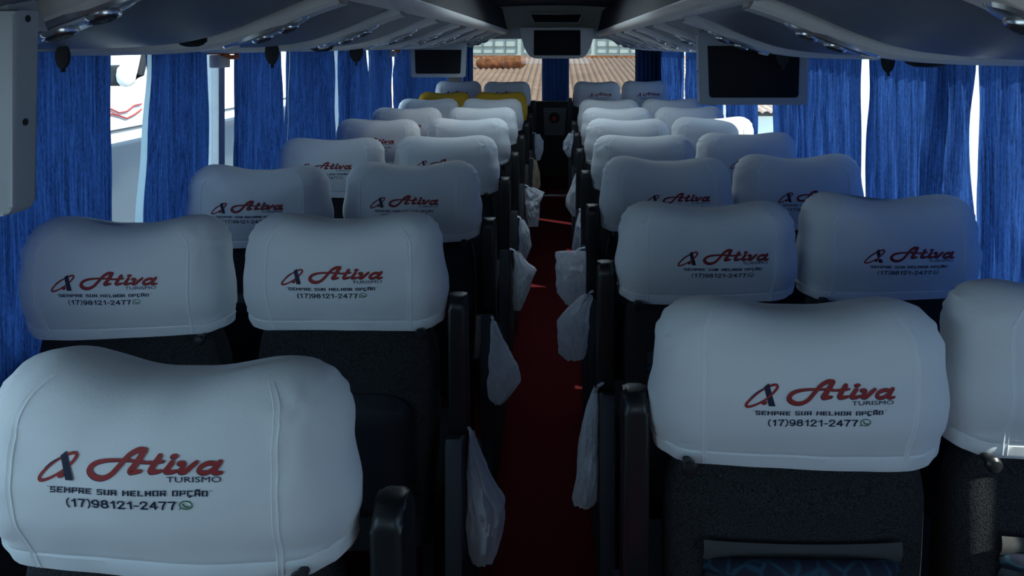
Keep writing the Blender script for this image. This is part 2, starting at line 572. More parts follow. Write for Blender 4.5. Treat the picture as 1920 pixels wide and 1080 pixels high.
def cover_mesh(bm, seed, ear_l=1.0, ear_r=1.0, w=0.234, hem=HEM, drop=0.0):
    rnd = random.Random(seed)
    NU = 96
    rows = []
    for k in range(3):
        rows.append((hem + 0.004 * k, (0.0, 0.0012, 0.0015)[k], 0))
    rows += [(hem + 0.022, 0.0012, 0), (hem + 0.025, -0.0012, 0), (hem + 0.028, 0.0006, 0)]
    zcap = 1.065 - drop
    for k in range(1, 22):
        rows.append((lerp(hem + 0.028, zcap, k / 21), 0, 0))
    for k in range(1, 15):
        rows.append((zcap, 0, k / 14 * PI / 2))
    rz = 0.082
    off = rnd.uniform(0, 50)
    def pt(i, j):
        z, push, ph = rows[j]
        zz = z + rz * math.sin(ph)
        t = (min(z, zcap) - hem) / (zcap - hem)
        a = lerp(w * 0.965, w, sstep(0, 0.5, t)) - w * 0.04 * sstep(0.6, 1.0, t)
        b = lerp(0.062, 0.084, sstep(0.0, 0.6, t))
        a -= 0.078 * (1 - math.cos(ph)) ** 1.15
        b = b * max(0.02, math.cos(ph)) ** 0.75
        th = 2 * PI * i / NU
        n = 3.3
        c, s_ = math.cos(th), math.sin(th)
        # flat back (and front) panel up to the seam, then a curved side panel
        xs = a - 0.074
        qd = (i % (NU // 2)) / (NU // 2)          # 0 at +x side, .5 at the middle, 1 at -x
        m = abs(qd - 0.5) * 2
        if m < 0.5:
            ax_, ay_ = xs * m / 0.5, b * (1 - 0.13 * (m / 0.5) ** 2)
        else:
            q = (m - 0.5) / 0.5 * PI / 2
            ax_, ay_ = xs + (a - xs) * math.sin(q) ** 1.12, b * 0.87 * math.cos(q) ** 0.92
        x = math.copysign(ax_, 1 if qd < 0.5 else -1) * (1 if i < NU // 2 else -1)
        y = ay_ * (1 if i < NU // 2 else -1)
        wgt = sstep(0.98, 1.13, zz)
        ax = abs(x)
        e = (ear_r if x > 0 else ear_l)
        zz += wgt * (0.021 * e * sstep(0.02, 0.155, ax) - 0.006)
        # stretched cloth: shallow folds radiating from the upper corners, gentle pulls elsewhere
        dx, dz_ = ax - 0.185, zz - 1.115 + drop
        r = math.hypot(dx, dz_)
        ang = math.atan2(dz_, dx)
        fold = math.exp(-(r / 0.055) ** 2) * 0.0045 * math.sin(ang * 7 + off + (2 if x > 0 else 0))
        dx2, dz2 = ax - 0.21, zz - (hem + 0.03)
        r2 = math.hypot(dx2, dz2)
        fold += math.exp(-(r2 / 0.05) ** 2) * 0.0028 * math.sin(math.atan2(dz2, dx2) * 8 + off * 2)
        fold *= 0.6
        nz_ = noise.noise(Vector((x * 9 + off, zz * 9, y * 6))) * 0.004 + noise.noise(Vector((x * 22, zz * 30 + off, y * 9))) * 0.0014
        d = push + fold + nz_
        nx, ny = math.copysign(abs(c) ** (2 - 2 / n), c) / max(a, 0.02), math.copysign(abs(s_) ** (2 - 2 / n), s_) / max(b, 0.02)
        L = math.hypot(nx, ny) or 1
        zz += 0.012 * sstep(0.165, 0.232, abs(x)) ** 1.3 * (1 - sstep(hem, hem + 0.09, zz))
        sag = 0.004 * math.sin(x * 11 + off) * (1 - sstep(hem, hem + 0.06, zz))
        return (x + d * nx / L, y + d * ny / L + 0.084 + recl(zz) - 0.03, zz + sag)
    V = grid(bm, NU, len(rows), pt, True)
    bm.faces.new(V[-1])
    # inward fold of the hem
    low = [bm.verts.new((v.co.x * 0.97, lerp(v.co.y, 0.10, 0.05), v.co.z + 0.006)) for v in V[0]]
    for i in range(NU):
        k = (i + 1) % NU
        bm.faces.new((V[0][i], low[i], low[k], V[0][k]))

# --- printed lettering -------------------------------------------------------
def catmull(pts, n=6):
    out = []
    P = [pts[0]] + list(pts) + [pts[-1]]
    for i in range(1, len(P) - 2):
        p0, p1, p2, p3 = P[i - 1], P[i], P[i + 1], P[i + 2]
        for k in range(n):
            t = k / n
            out.append(tuple(0.5 * (2 * b + (c - a) * t + (2 * a - 5 * b + 4 * c - d) * t * t + (3 * b - a - 3 * c + d) * t ** 3)
                             for a, b, c, d in zip(p0, p1, p2, p3)))
    out.append(tuple(pts[-1]))
    return out

def ribbon(shape, pts, w, smooth=True, caps=True):
    """pts (x, y[, width factor]); adds quads and discs to shape = [verts, faces]"""
    pts = [(p[0], p[1], p[2] if len(p) > 2 else 1.0) for p in pts]
    if smooth:
        pts = catmull(pts)
    V, Fc = shape
    L = len(pts)
    base = len(V)
    for i, p in enumerate(pts):
        a, b = pts[max(0, i - 1)], pts[min(L - 1, i + 1)]
        tx, ty = b[0] - a[0], b[1] - a[1]
        l = math.hypot(tx, ty) or 1
        nx, ny = -ty / l, tx / l
        h = w * p[2] / 2
        V.append((p[0] + nx * h, p[1] + ny * h))
        V.append((p[0] - nx * h, p[1] - ny * h))
    for i in range(L - 1):
        q = base + 2 * i
        Fc.append((q, q + 1, q + 3, q + 2))
    if caps:
        ends = [pts[0], pts[-1]] if smooth else pts
        for p in ends:
            disc(shape, p[0], p[1], w * p[2] / 2, w * p[2] / 2, 10)

def disc(shape, x, y, rx, ry, n=16, rot=0.0):
    V, Fc = shape
    b = len(V)
    for k in range(n):
        a = 2 * PI * k / n
        u, v = rx * math.cos(a), ry * math.sin(a)
        V.append((x + u * math.cos(rot) - v * math.sin(rot), y + u * math.sin(rot) + v * math.cos(rot)))
    Fc.append(tuple(range(b, b + n)))

def font_shape(text, size, weight):
    cu = bpy.data.curves.new('t', 'FONT')
    cu.body = text
    cu.size = size
    cu.offset = weight
    cu.resolution_u = 3
    o = bpy.data.objects.new('t', cu)
    COL.objects.link(o)
    bpy.context.view_layer.update()
    me = bpy.data.meshes.new_from_object(o.evaluated_get(bpy.context.evaluated_depsgraph_get()))
    V = [(v.co.x, v.co.y) for v in me.vertices]
    Fc = [tuple(p.vertices) for p in me.polygons]
    bpy.data.objects.remove(o)
    bpy.data.curves.remove(cu)
    bpy.data.meshes.remove(me)
    return [V, Fc]

def fit(shape, x0, x1, y0, y1):
    xs = [v[0] for v in shape[0]]
    ys = [v[1] for v in shape[0]]
    ax, bx, ay, by = min(xs), max(xs), min(ys), max(ys)
    return [[(x0 + (v[0] - ax) / (bx - ax) * (x1 - x0), y0 + (v[1] - ay) / (by - ay) * (y1 - y0)) for v in shape[0]], shape[1]]

# coordinates below are print units, x to the right, y downwards
word = [[], []]
ribbon(word, [(1120, 112, .8), (1060, 112), (985, 150), (930, 205), (880, 262), (820, 322), (745, 356, 1.05), (670, 350, 1.15), (622, 312, 1.2),
              (628, 268, 1.1), (680, 228, .9), (770, 205, .7), (880, 197, .55), (1000, 198, .5), (1110, 204, .5)], 44)
ribbon(word, [(1112, 118), (1075, 180), (1035, 240), (1003, 285), (1045, 290, .7), (1095, 283, .5)], 56)
ribbon(word, [(1258, 158), (1220, 215), (1183, 280), (1228, 288, .75), (1278, 278, .55)], 50)
ribbon(word, [(1100, 212, .7), (1200, 208), (1300, 198, .8)], 26)
ribbon(word, [(1375, 205), (1345, 245), (1322, 282), (1372, 288, .75), (1420, 276, .55)], 48)
disc(word, 1390, 156, 36, 20)
ribbon(word, [(1440, 212), (1478, 216), (1462, 255), (1448, 286), (1490, 286), (1545, 240), (1588, 206, .9)], 42)
ribbon(word, [(1770, 222, .8), (1700, 215), (1635, 240), (1612, 278), (1650, 300), (1710, 284), (1768, 235, .9)], 40)
ribbon(word, [(1795, 208), (1765, 250), (1742, 288), (1772, 301, .8), (1815, 296, .5)], 46)
emblem_blue = [[], []]
emblem_blue[0] += [(338, 182), (392, 138), (462, 396), (388, 396)]
emblem_blue[1].append((0, 1, 2, 3))
ribbon(emblem_blue, [(188, 300), (250, 246), (322, 205)], 9, True)
emblem_red = [[], []]
cx, cy, A, B, rot = 312, 282, 212, 52, math.atan2(160 - 402, 490 - 140)
pts = []
for k in range(41):
    a = 2 * PI * k / 40
    u, v = A * math.cos(a), B * math.sin(a)
    pts.append((cx + u * math.cos(rot) - v * math.sin(rot), cy + u * math.sin(rot) + v * math.cos(rot), 0.65 + 0.35 * abs(math.cos(a))))
ribbon(emblem_red, pts, 30, False, False)
disc(emblem_red, 334, 354, 36, 30)
# squared capitals of the slogan
SQ = {'S': [[(6, 0), (0, 0), (0, 5), (6, 5), (6, 10), (0, 10)]], 'E': [[(6, 0), (0, 0), (0, 10), (6, 10)], [(0, 5), (5, 5)]],
      'M': [[(0, 10), (0, 0), (3.5, 5), (7, 0), (7, 10)]], 'P': [[(0, 10), (0, 0), (6, 0), (6, 5.5), (0, 5.5)]],
      'R': [[(0, 10), (0, 0), (6, 0), (6, 5.5), (0, 5.5)], [(4, 5.5), (6, 10)]], 'U': [[(0, 0), (0, 10), (6, 10), (6, 0)]],
      'A': [[(0, 10), (0, 0), (6, 0), (6, 10)], [(0, 5.5), (6, 5.5)]], 'L': [[(0, 0), (0, 10), (5.5, 10)]],
      'H': [[(0, 0), (0, 10)], [(6, 0), (6, 10)], [(0, 5), (6, 5)]], 'O': [[(0, 0), (6, 0), (6, 10), (0, 10), (0, 0)]],
      'C': [[(6, 0), (0, 0), (0, 10), (6, 10)]],
      'Ç': [[(6, 0), (0, 0), (0, 10), (6, 10)], [(3, 10), (3.4, 12.4), (1.6, 12.8)]],
      'Ã': [[(0, 10), (0, 0), (6, 0), (6, 10)], [(0, 5.5), (6, 5.5)], [(0.6, -2.2), (2.2, -3.2), (3.8, -2.2), (5.4, -3.2)]],
      '"': [[(0, -1.2), (1, -1.2)], [(2.6, -1.2), (3.6, -1.2)]]}
slogan = [[], []]
x = 0
for ch in '"SEMPRE SUA MELHOR OPÇÃO"':
    if ch == ' ':
        x += 6.5
        continue
    for st in SQ[ch]:
        ribbon(slogan, [(x + a, b) for a, b in st], 1.1 if ch == '"' else 2.7, False, True)
    x += (5.4 if ch == '"' else 11.4 if ch == 'M' else 10.4)
slogan = fit(slogan, 215, 1738, 442, 518)
def flip(sh):
    return [[(a, -b) for a, b in sh[0]], sh[1]]
DG = {'(': [[(3, -1), (1.3, 2.3), (1.3, 7.7), (3, 11.4)]], ')': [[(0, -1), (1.7, 2.3), (1.7, 7.7), (0, 11.4)]], '-': [[(0, 6), (3, 6)]],
      '1': [[(0.8, 2.6), (2.4, 1.6), (3.4, 0)], [(3.4, 0), (3.4, 10)]], '7': [[(0, 0), (6, 0)], [(6, 0.2), (3.7, 4.3), (2.5, 10)]],
      '2': [[(0.2, 2.7), (1.1, 0.6), (3.1, 0), (5.3, 1.0), (5.3, 3.4), (2.6, 6.8), (0.3, 9.8)], [(0.2, 10), (6, 10)]],
      '4': [[(4.6, 10), (4.6, 0)], [(4.5, 0.2), (0, 6.8)], [(0, 6.9), (6.4, 6.9)]],
      '8': [[(3 + 2.4 * math.cos(k * PI / 6), 2.4 + 2.4 * math.sin(k * PI / 6)) for k in range(13)], [(3 + 2.9 * math.cos(k * PI / 6), 7.3 + 2.7 * math.sin(k * PI / 6)) for k in range(13)]],
      '9': [[(3 + 2.8 * math.cos(k * PI / 6), 3.1 + 3.1 * math.sin(k * PI / 6)) for k in range(13)], [(5.8, 3.2), (5.6, 7.2), (3.4, 10), (0.6, 8.7)]]}
phone = [[], []]
x = 0
for ch in '(17)98121-2477':
    for st in DG[ch]:
        ribbon(phone, [(x + a, b) for a, b in st], 1.3 if ch in '()' else 1.75, len(st) > 2, True)
    x += {'(': 5.2, ')': 4.4, '-': 5.4, '1': 7.0}.get(ch, 8.6)
phone = fit(phone, 390, 1405, 552, 650)
turismo = fit(flip(font_shape('TURISMO', 1, 0.0)), 1322, 1806, 334, 384)
icon = [[], []]
pts = []
for k in range(25):
    a = math.radians(150 + 345 * k / 24)
    pts.append((1490 + 56 * math.cos(a), 592 + 40 * math.sin(a)))
pts += [(1428, 634), pts[0]]
ribbon(icon, pts, 10, False, True)
ribbon(icon, [(1466, 576, .8), (1474, 598), (1500, 612), (1520, 604, .8)], 13)

UNIT = 0.000783 / 6
def print_part(name, shapes, mats, bvh, cx, cz, off, parent):
    """project flat print shapes onto the cover's back face"""
    bm = bmesh.new()
    for mi, (sh, dx, dy, oo) in enumerate(shapes):
        vs = []
        for a, b in sh[0]:
            x = cx + (a + dx - 985) * UNIT
            z = cz - (b + dy - 230) * UNIT
            hit = bvh.ray_cast(Vector((x, -1, z)), Vector((0, 1, 0)))[0]
            y = hit.y if hit is not None else 0.02
            vs.append(bm.verts.new((x, y - off - oo, z)))
        for f in sh[1]:
            try:
                nf = bm.faces.new([vs[i] for i in f])
                nf.material_index = mi
                nf.normal_update()
                if nf.normal.y > 0:
                    nf.normal_flip()
            except ValueError:
                pass
    me = mesh_from(bm, name, mats, False, False)
    return new_obj(name, me, parent)

def backrest_b(bm):
    zs = [lerp(0.36, 1.10, k / 24) for k in range(25)]
    NU = 48
    def pt(i, j):
        z = zs[j]
        t = (z - 0.36) / 0.74
        a = lerp(0.185, 0.205, sstep(0, 0.5, t)) - 0.025 * sstep(0.62, 0.8, t)
        b = lerp(0.075, 0.040, sstep(0.35, 0.8, t))
        c, s_ = math.cos(2 * PI * i / NU), math.sin(2 * PI * i / NU)
        n = 4.5
        return (a * math.copysign(abs(c) ** (2 / n), c), 0.084 + recl(z) - 0.03 + b * math.copysign(abs(s_) ** (2 / n), s_), z)
    V = grid(bm, NU, 25, pt, True)
    bm.faces.new(V[-1])
    bm.faces.new(V[0][::-1])

def cushion_b(bm):
    box(bm, -0.205, 0.205, 0.17, 0.60, 0.36, 0.47, 0.03, 4)

def leg_b(sx):
    def f(bm):
        box(bm, sx * 0.15 - 0.02, sx * 0.15 + 0.02, 0.27, 0.50, 0.0, 0.02, 0.004)
        box(bm, sx * 0.15 - 0.014, sx * 0.15 + 0.014, 0.32, 0.44, 0.015, 0.37, 0.004)
    return f

def pocket_b(bm):
    # padded panel hugging the lower back
    def pt(i, j):
        u = i / 20 * 2 - 1
        v = j / 14
        z = lerp(0.45, 0.755, v)
        rim = max(abs(u) ** 8, abs(2 * v - 1) ** 10)
        w = 0.155 * (1 - 0.10 * max(0, (v - 0.85) / 0.15) ** 2)
        y = 0.084 + recl(z) - 0.03 - lerp(0.075, 0.056, (z - 0.36) / 0.74)
        return (u * w, y - 0.004 - 0.036 * (1 - rim) * (0.8 + 0.2 * v), z - 0.018 * abs(u) ** 5 * v)
    grid(bm, 21, 15, pt)
def pocket_rim_b(bm):
    pts = []
    for k in range(21):
        u = k / 20 * 2 - 1
        z = 0.750 - 0.018 * abs(u) ** 5
        y = 0.084 + recl(z) - 0.03 - 0.065 - 0.034 * (1 - abs(u) ** 6)
        pts.append((u * 0.140, y, z))
    tube(bm, pts, 0.0155, 10, True, 0.8)
def pocket_trim_b(bm):
    def pt(i, j):
        u = i / 16 * 2 - 1
        z = lerp(0.745, 0.778, j / 3) - 0.006 * (1 - u * u)
        y = 0.084 + recl(z) - 0.03 - 0.060
        return (u * 0.152, y - 0.012 - 0.004 * math.sin(j * 1.1), z)
    grid(bm, 17, 4, pt)

def post_b(s):
    def f(bm):
        x0, x1 = sorted((s * 0.234, s * 0.274))
        top = 0.968 if s > 0 else 0.992
        pts = rounded(0.062, 0.138, 0.44, top, 0.028)
        a = [bm.verts.new((x0, y + (0.968 - z) * 0.10, z)) for y, z in pts]
        b = [bm.verts.new((x1, y + (0.968 - z) * 0.10, z)) for y, z in pts]
        fs = [bm.faces.new(a), bm.faces.new(b[::-1])]
        n = len(pts)
        for i in range(n):
            k = (i + 1) % n
            bm.faces.new((a[i], b[i], b[k], a[k]))
        es = list({e for f_ in fs for e in f_.edges})
        bmesh.ops.bevel(bm, geom=es, offset=0.011, segments=3, profile=0.5, affect='EDGES')
    return f

def panel_b(s):
    def f(bm):
        x0, x1 = sorted((s * 0.234, s * 0.272))
        zt = 0.668 if s > 0 else 0.68
        poly = [(0.02, 0.08), (0.02, zt - 0.015), (0.03, zt), (0.06, zt - 0.006), (0.30, 0.53), (0.52, 0.40), (0.52, 0.08)]
        a = [bm.verts.new((x0, y, z)) for y, z in poly]
        b = [bm.verts.new((x1, y, z)) for y, z in poly]
        fs = [bm.faces.new(a), bm.faces.new(b[::-1])]
        for i in range(len(poly)):
            k = (i + 1) % len(poly)
            bm.faces.new((a[i], b[i], b[k], a[k]))
        bmesh.ops.bevel(bm, geom=list({e for f_ in fs for e in f_.edges}), offset=0.005, segments=2, profile=0.6, affect='EDGES')
    return f

def mid_arm_b(s):
    def f(bm):
        x0, x1 = sorted((s * 0.212, s * 0.252))
        box(bm, x0, x1, 0.19, 0.56, 0.60, 0.645, 0.012, 3)
        box(bm, x0 + 0.01, x1 - 0.01, 0.20, 0.26, 0.40, 0.62, 0.004)
        box(bm, min(s * 0.19, s * 0.232), max(s * 0.19, s * 0.232), 0.205, 0.255, 0.40, 0.44, 0.003)
    return f

def knob_b(s):
    def f(bm):
        y = 0.084 + recl(0.905) - 0.03 - 0.052
        mt = Matrix.Translation((s * 0.178, y, 0.902)) @ Matrix.Rotation(PI / 2, 4, 'X')
        lathe(bm, [(0.007, -0.012), (0.007, 0.014), (0.012, 0.016), (0.0125, 0.024), (0.009, 0.028), (0.001, 0.029)], mt, 16)
    return f

def strip(name, s, bvh, parent, mesh_mat, hem):
    """raised seam on the cover between the back face and the side panel"""
    bm = bmesh.new()
    rows = []
    for k in range(34):
        z = lerp(hem + 0.004, 1.145, k / 33)
        x = s * (0.151 + 0.008 * math.sin((z - hem) * 12))
        if z > 1.10:
            x = s * (abs(x) - 0.03 * ((z - 1.10) / 0.045) ** 2)
        hs = []
        for dx in (-0.0055, -0.0035, 0.0, 0.0035, 0.0055):
            hit = bvh.ray_cast(Vector((x + dx, -1, z)), Vector((0, 1, 0)))[0]
            if hit is None or hit.y > 0.11:
                hs = None
                break
            hs.append((x + dx, hit.y + (0.001 if abs(dx) > 0.005 else -0.0014 if dx else -0.0004), z))
        if hs:
            rows.append(hs)
    grid(bm, 5, len(rows), lambda i, j: rows[j][i])
    return obj(name, bm, mesh_mat, parent)

def make_seat(x, d, aisle, label, group, seed, has_post=True, yellow=False, rz=0.0, dz=0.0, pdx=0.0, printed=True, detail=True, ears=(1, 1), w=0.231, hem=HEM, drop=0.0, pz=1.032, arm_dx=0.0):
    """aisle = +1 when the aisle is on the seat's right"""
    root = thing('passenger_seat', label, 'seat', (x, d, dz), rz, group)
    shared('backrest', 'backrest', backrest_b, M['seat'], root)
    shared('cushion', 'cushion', cushion_b, M['seat'], root)
    shared('leg', 'legL', leg_b(-1), M['steel'], root)
    shared('leg', 'legR', leg_b(1), M['steel'], root)
    shared('hook_knob', 'knob%d' % aisle, knob_b(aisle), M['plastic'], root)
    if has_post:
        arm = shared('folding_armrest', 'post%d' % aisle, post_b(aisle), M['plastic'], root)
        arm.location.x = arm_dx
        shared('side_panel', 'panel%d' % aisle, panel_b(aisle), M['panel'], root)
    else:
        shared('armrest', 'mid%d' % aisle, mid_arm_b(aisle), M['plastic'], root)
    if detail:
        pk = shared('pocket', 'pocket', pocket_b, M['pocket'], root)
        if aisle < 0:
            shared('patterned_rim', 'pocket_rim', pocket_rim_b, M['pattern'], pk)
            shared('trim_band', 'pocket_trim', pocket_trim_b, M['pocket_trim'], pk)
    bm = bmesh.new()
    cover_mesh(bm, seed, ears[0], ears[1], w, hem, drop)
    bmesh.ops.recalc_face_normals(bm, faces=bm.faces)
    bvh = BVHTree.FromBMesh(bm)
    cv = obj('headrest_cover', bm, M['yellow' if yellow else 'cover'], root)
    if not yellow:
        strip('seam', -1, bvh, cv, M['seam'], hem)
        strip('seam', 1, bvh, cv, M['seam'], hem)
        if printed:
            cz = pz
            print_part('printed_wordmark', [(word, -6, 8, 0.0), (word, 0, 0, 0.0004), (turismo, 0, 0, 0.0)], [M['navy'], M['red'], M['navy']], bvh, pdx, cz, 0.0010, cv)
            print_part('printed_emblem', [(emblem_red, 0, 0, 0.0), (emblem_blue, 0, 0, 0.0004)], [M['red'], M['navy']], bvh, pdx, cz, 0.0010, cv)
            print_part('printed_slogan', [(slogan, 0, 0, 0.0)], [M['navy']], bvh, pdx, cz, 0.0010, cv)
            print_part('printed_phone_number', [(phone, 0, 0, 0.0), (icon, 0, 0, 0.0)], [M['navy'], M['green']], bvh, pdx, cz, 0.0010, cv)
    return root

ORD = ['nearest', 'second', 'third', 'fourth', 'fifth', 'sixth', 'seventh', 'eighth', 'ninth']
XA_L, XW_L, XA_R, XW_R = -0.482, -0.953, 0.376, 0.843
d_l = [0.85, 1.60, 2.36, 3.12, 3.88, 4.64, 5.40, 6.16, 6.95]
d_lw = [None, 1.56, 2.28, 3.04, 3.84, 4.60, 5.38, 6.16, 7.00]
rnd = random.Random(5)
make_seat(-0.488, d_l[0], 1, 'seat in the near left corner, big white printed cover cut by the frame', 'left-hand passenger seats', 11, pdx=-0.008, rz=-0.035, ears=(1.3, 0.9), w=0.236, hem=0.895, drop=0.018, pz=1.056, arm_dx=0.02)
for n in range(1, 9):
    y = n == 7
    if y:
        la = 'aisle seat with a plain mustard yellow headrest cover, left of the aisle'
        lw = 'window seat with a plain mustard yellow headrest cover, left of the aisle'
    elif n == 8:
        la = 'aisle seat of the front left row, white cover seen against the windscreen'
        lw = 'window seat of the front left row, white cover beside the small left monitor'
    else:
        la = 'charcoal aisle seat with white printed cover, left side, %s row from the camera' % ORD[n]
        lw = 'charcoal window seat with white printed cover, left side, %s row from the camera' % ORD[n]
    dz = 0.185 if n == 8 else 0.0
    kw = dict(yellow=y, printed=not y, detail=n < 4)
    a = make_seat(XA_L, d_l[n], 1, la, 'left-hand passenger seats', 20 + n, pdx=-0.008, pz=1.044, rz=rnd.uniform(-0.02, 0.03), ears=(rnd.uniform(.5, .9) * (1 if n < 3 else .7), rnd.uniform(.6, 1.0) * (1 if n < 3 else .7)), **kw)
    b = make_seat(XW_L, d_lw[n], 1, lw, 'left-hand passenger seats', 40 + n, has_post=False, pdx=-0.008, pz=1.044, rz=rnd.uniform(-0.01, 0.04), ears=(rnd.uniform(.7, 1.0) * (1 if n < 3 else .7), rnd.uniform(.7, 1.0) * (1 if n < 3 else .7)), **kw)
    if n == 8:
        a.location.z = b.location.z = 0.055
d_r = [1.08, 1.78, 2.46, 3.15, 3.86, 4.58, 5.30, 6.95]
d_rw = [1.09, 1.80, 2.50, 3.20, 3.92, 4.62, 5.32, 7.00]
for n in range(8):
    if n == 7:
        la = 'aisle seat of the front right row, white cover seen against the windscreen'
        lw = 'window seat of the front right row, white cover beside the blue corner curtain'
    elif n == 0:
        la = 'large near right aisle seat, white printed cover and patterned pocket rim in full view'
        lw = 'near right window seat cut by the right edge of the frame'
    else:
        la = 'charcoal aisle seat with white printed cover, right side, %s row from the camera' % ORD[n]
        lw = 'charcoal window seat with white printed cover, right side, %s row from the camera' % ORD[n]
    a = make_seat(XA_R + (0.001 if n == 0 else 0), d_r[n], -1, la, 'right-hand passenger seats', 60 + n, w=0.234 if n == 0 else 0.231, pdx=0.012 if n == 0 else 0.028, rz=rnd.uniform(-0.02, 0.015), detail=n < 4, hem=0.893 if n == 0 else HEM, drop=(0.018, 0.012)[n] if n < 2 else 0.0, ears=(rnd.uniform(.7, 1.0) * (1 if n < 3 else .65), rnd.uniform(.7, 1.0) * (1 if n < 3 else .65)))
    b = make_seat(XW_R, d_rw[n], -1, lw, 'right-hand passenger seats', 80 + n, has_post=False, pdx=0.022, rz=rnd.uniform(-0.02, 0.01), detail=n < 4, drop=-0.004, ears=(rnd.uniform(.7, 1.0) * (1 if n < 3 else .65), rnd.uniform(.7, 1.0) * (1 if n < 3 else .65)))
    if n == 7:
        a.location.z = b.location.z = 0.055

# ------------------------------------------------------------------ curtains
def curtain(x, side, y0t, y1t, y0b, y1b, label, seed, waist=0.0, zt=1.528, zb=0.70, amp=0.014, tape=0.0, wob=0.006):
    rnd = random.Random(seed)
    L = y1t - y0t
    nu, nv = max(24, int(L * 130)), 22
    f1 = rnd.uniform(11, 14)
    f2 = rnd.uniform(23, 31)
    p1, p2 = rnd.uniform(0, 6), rnd.uniform(0, 6)
    def pt(i, j):
        u, v = i / (nu - 1), j / (nv - 1)
        z = lerp(zt, zb, v)
        ya, yb = lerp(y0t, y0b, v), lerp(y1t, y1b, v)
        mid = (ya + yb) / 2
        ya += wob * noise.noise(Vector((seed * 1.7, v * 3.1, 0)))
        yb += wob * noise.noise(Vector((seed * 2.3 + 9, v * 3.1, 0)))
        k = 1 - waist * math.exp(-((v - 0.5) / 0.22) ** 2)
        y = mid + (lerp(ya, yb, u) - mid) * k
        uu = u * L
        drift = 0.25 * noise.noise(Vector((u * 2.1 + seed, v * 1.4, 0)))
        w = math.sin((uu + drift * 0.25) * 2 * PI * f1 + p1) * amp * (0.75 + 0.45 * v)
        w += math.sin((uu + drift * 0.4) * 2 * PI * f2 + p2) * amp * 0.35
        w += noise.noise(Vector((u * 5 + seed * 3, v * 3, 1))) * 0.012
        return (x + w, y, z)
    bm = bmesh.new()
    grid(bm, nu, nv, pt)
    # thickness of the folded edges
    o = obj('curtain', bm, M['curtain'])
    if tape:
        bm = bmesh.new()
        def tp(i, j):
            v = j / (nv - 1)
            x_, y_, z_ = pt(0, j)
            return (x - side * 0.030 + 0.002 * math.sin(v * 20), y_ * (1 - 0.0255) + i * tape * (0.4 + 0.6 * v) / 3, z_)
        grid(bm, 4, nv, tp)
        obj('hem_tape', bm, M['tape'], o)
    tag(o, label, 'curtain', 'blue side window curtains')
    return o
XCL, XCR = -1.217, 1.122
cl = [(0.95, 1.972, 0.95, 1.995), (2.147, 2.507, 2.045, 2.50), (2.712, 3.205, 2.70, 3.22), (3.283, 3.925, 3.225, 3.99),
      (4.03, 4.60, 4.04, 4.63), (4.70, 5.28, 4.68, 5.30), (5.42, 6.05, 5.41, 6.04), (6.08, 6.85, 6.08, 6.84), (6.90, 8.0, 6.90, 8.0)]
cn = ['blue curtain at left window beside the large near monitor', 'blue curtain between the gap showing the white coach and the gap with the orange handle',
      'blue curtain just beyond the orange emergency handle on the left', 'fourth blue curtain along the left windows', 'fifth blue curtain along the left windows',
      'sixth blue curtain along the left windows', 'seventh blue curtain on the left, beside the small monitor', 'eighth blue curtain on the left, behind the small monitor',
      'farthest blue curtain along the left windows']
for i, (c, nme) in enumerate(zip(cl, cn)):
    curtain(XCL, -1, *[v * 1.018 for v in c], nme, 100 + i, 0.0, tape=0.055 if i == 1 else 0.02 if i in (3, 5) else 0.0)
cr = [(0.30, 0.842, 0.30, 0.842), (0.885, 1.968, 0.885, 1.968), (1.925, 2.562, 1.912, 2.604), (2.620, 3.70, 2.622, 3.70), (4.0, 4.72, 4.0, 4.70), (4.80, 5.55, 4.80, 5.56), (5.62, 6.2, 5.63, 6.2), (6.34, 7.1, 6.34, 7.1), (7.16, 8.0, 7.16, 8.0)]
cn = ['blue curtain nearest the camera on the right', 'blue curtain at the right edge of the frame', 'broad blue curtain between the two bright slits on the right', 'blue curtain to the right of the large right-hand monitor',
      'blue curtain below the large right-hand monitor', 'fifth blue curtain along the right windows', 'sixth blue curtain along the right windows', 'seventh blue curtain along the right windows', 'farthest blue curtain along the right windows']
for i, (c, nme) in enumerate(zip(cr, cn)):
    curtain(XCR, 1, *[v * (1.034 if i > 1 else 1.0) for v in c], nme, 200 + i, 0.0, zt=1.512, wob=0.002)

# curtain rails
for nme, x, lab in (('trim_2', XCL, 'curtain rail along the left windows'), ('trim_3', XCR, 'curtain rail along the right windows')):
    bm = bmesh.new()
    box(bm, x - 0.012, x + 0.012, Y0 + 0.05, 8.0, 1.528 if x < 0 else 1.512, 1.540 if x < 0 else 1.522)
    struct(nme, bm, M['trim'], True, lab)

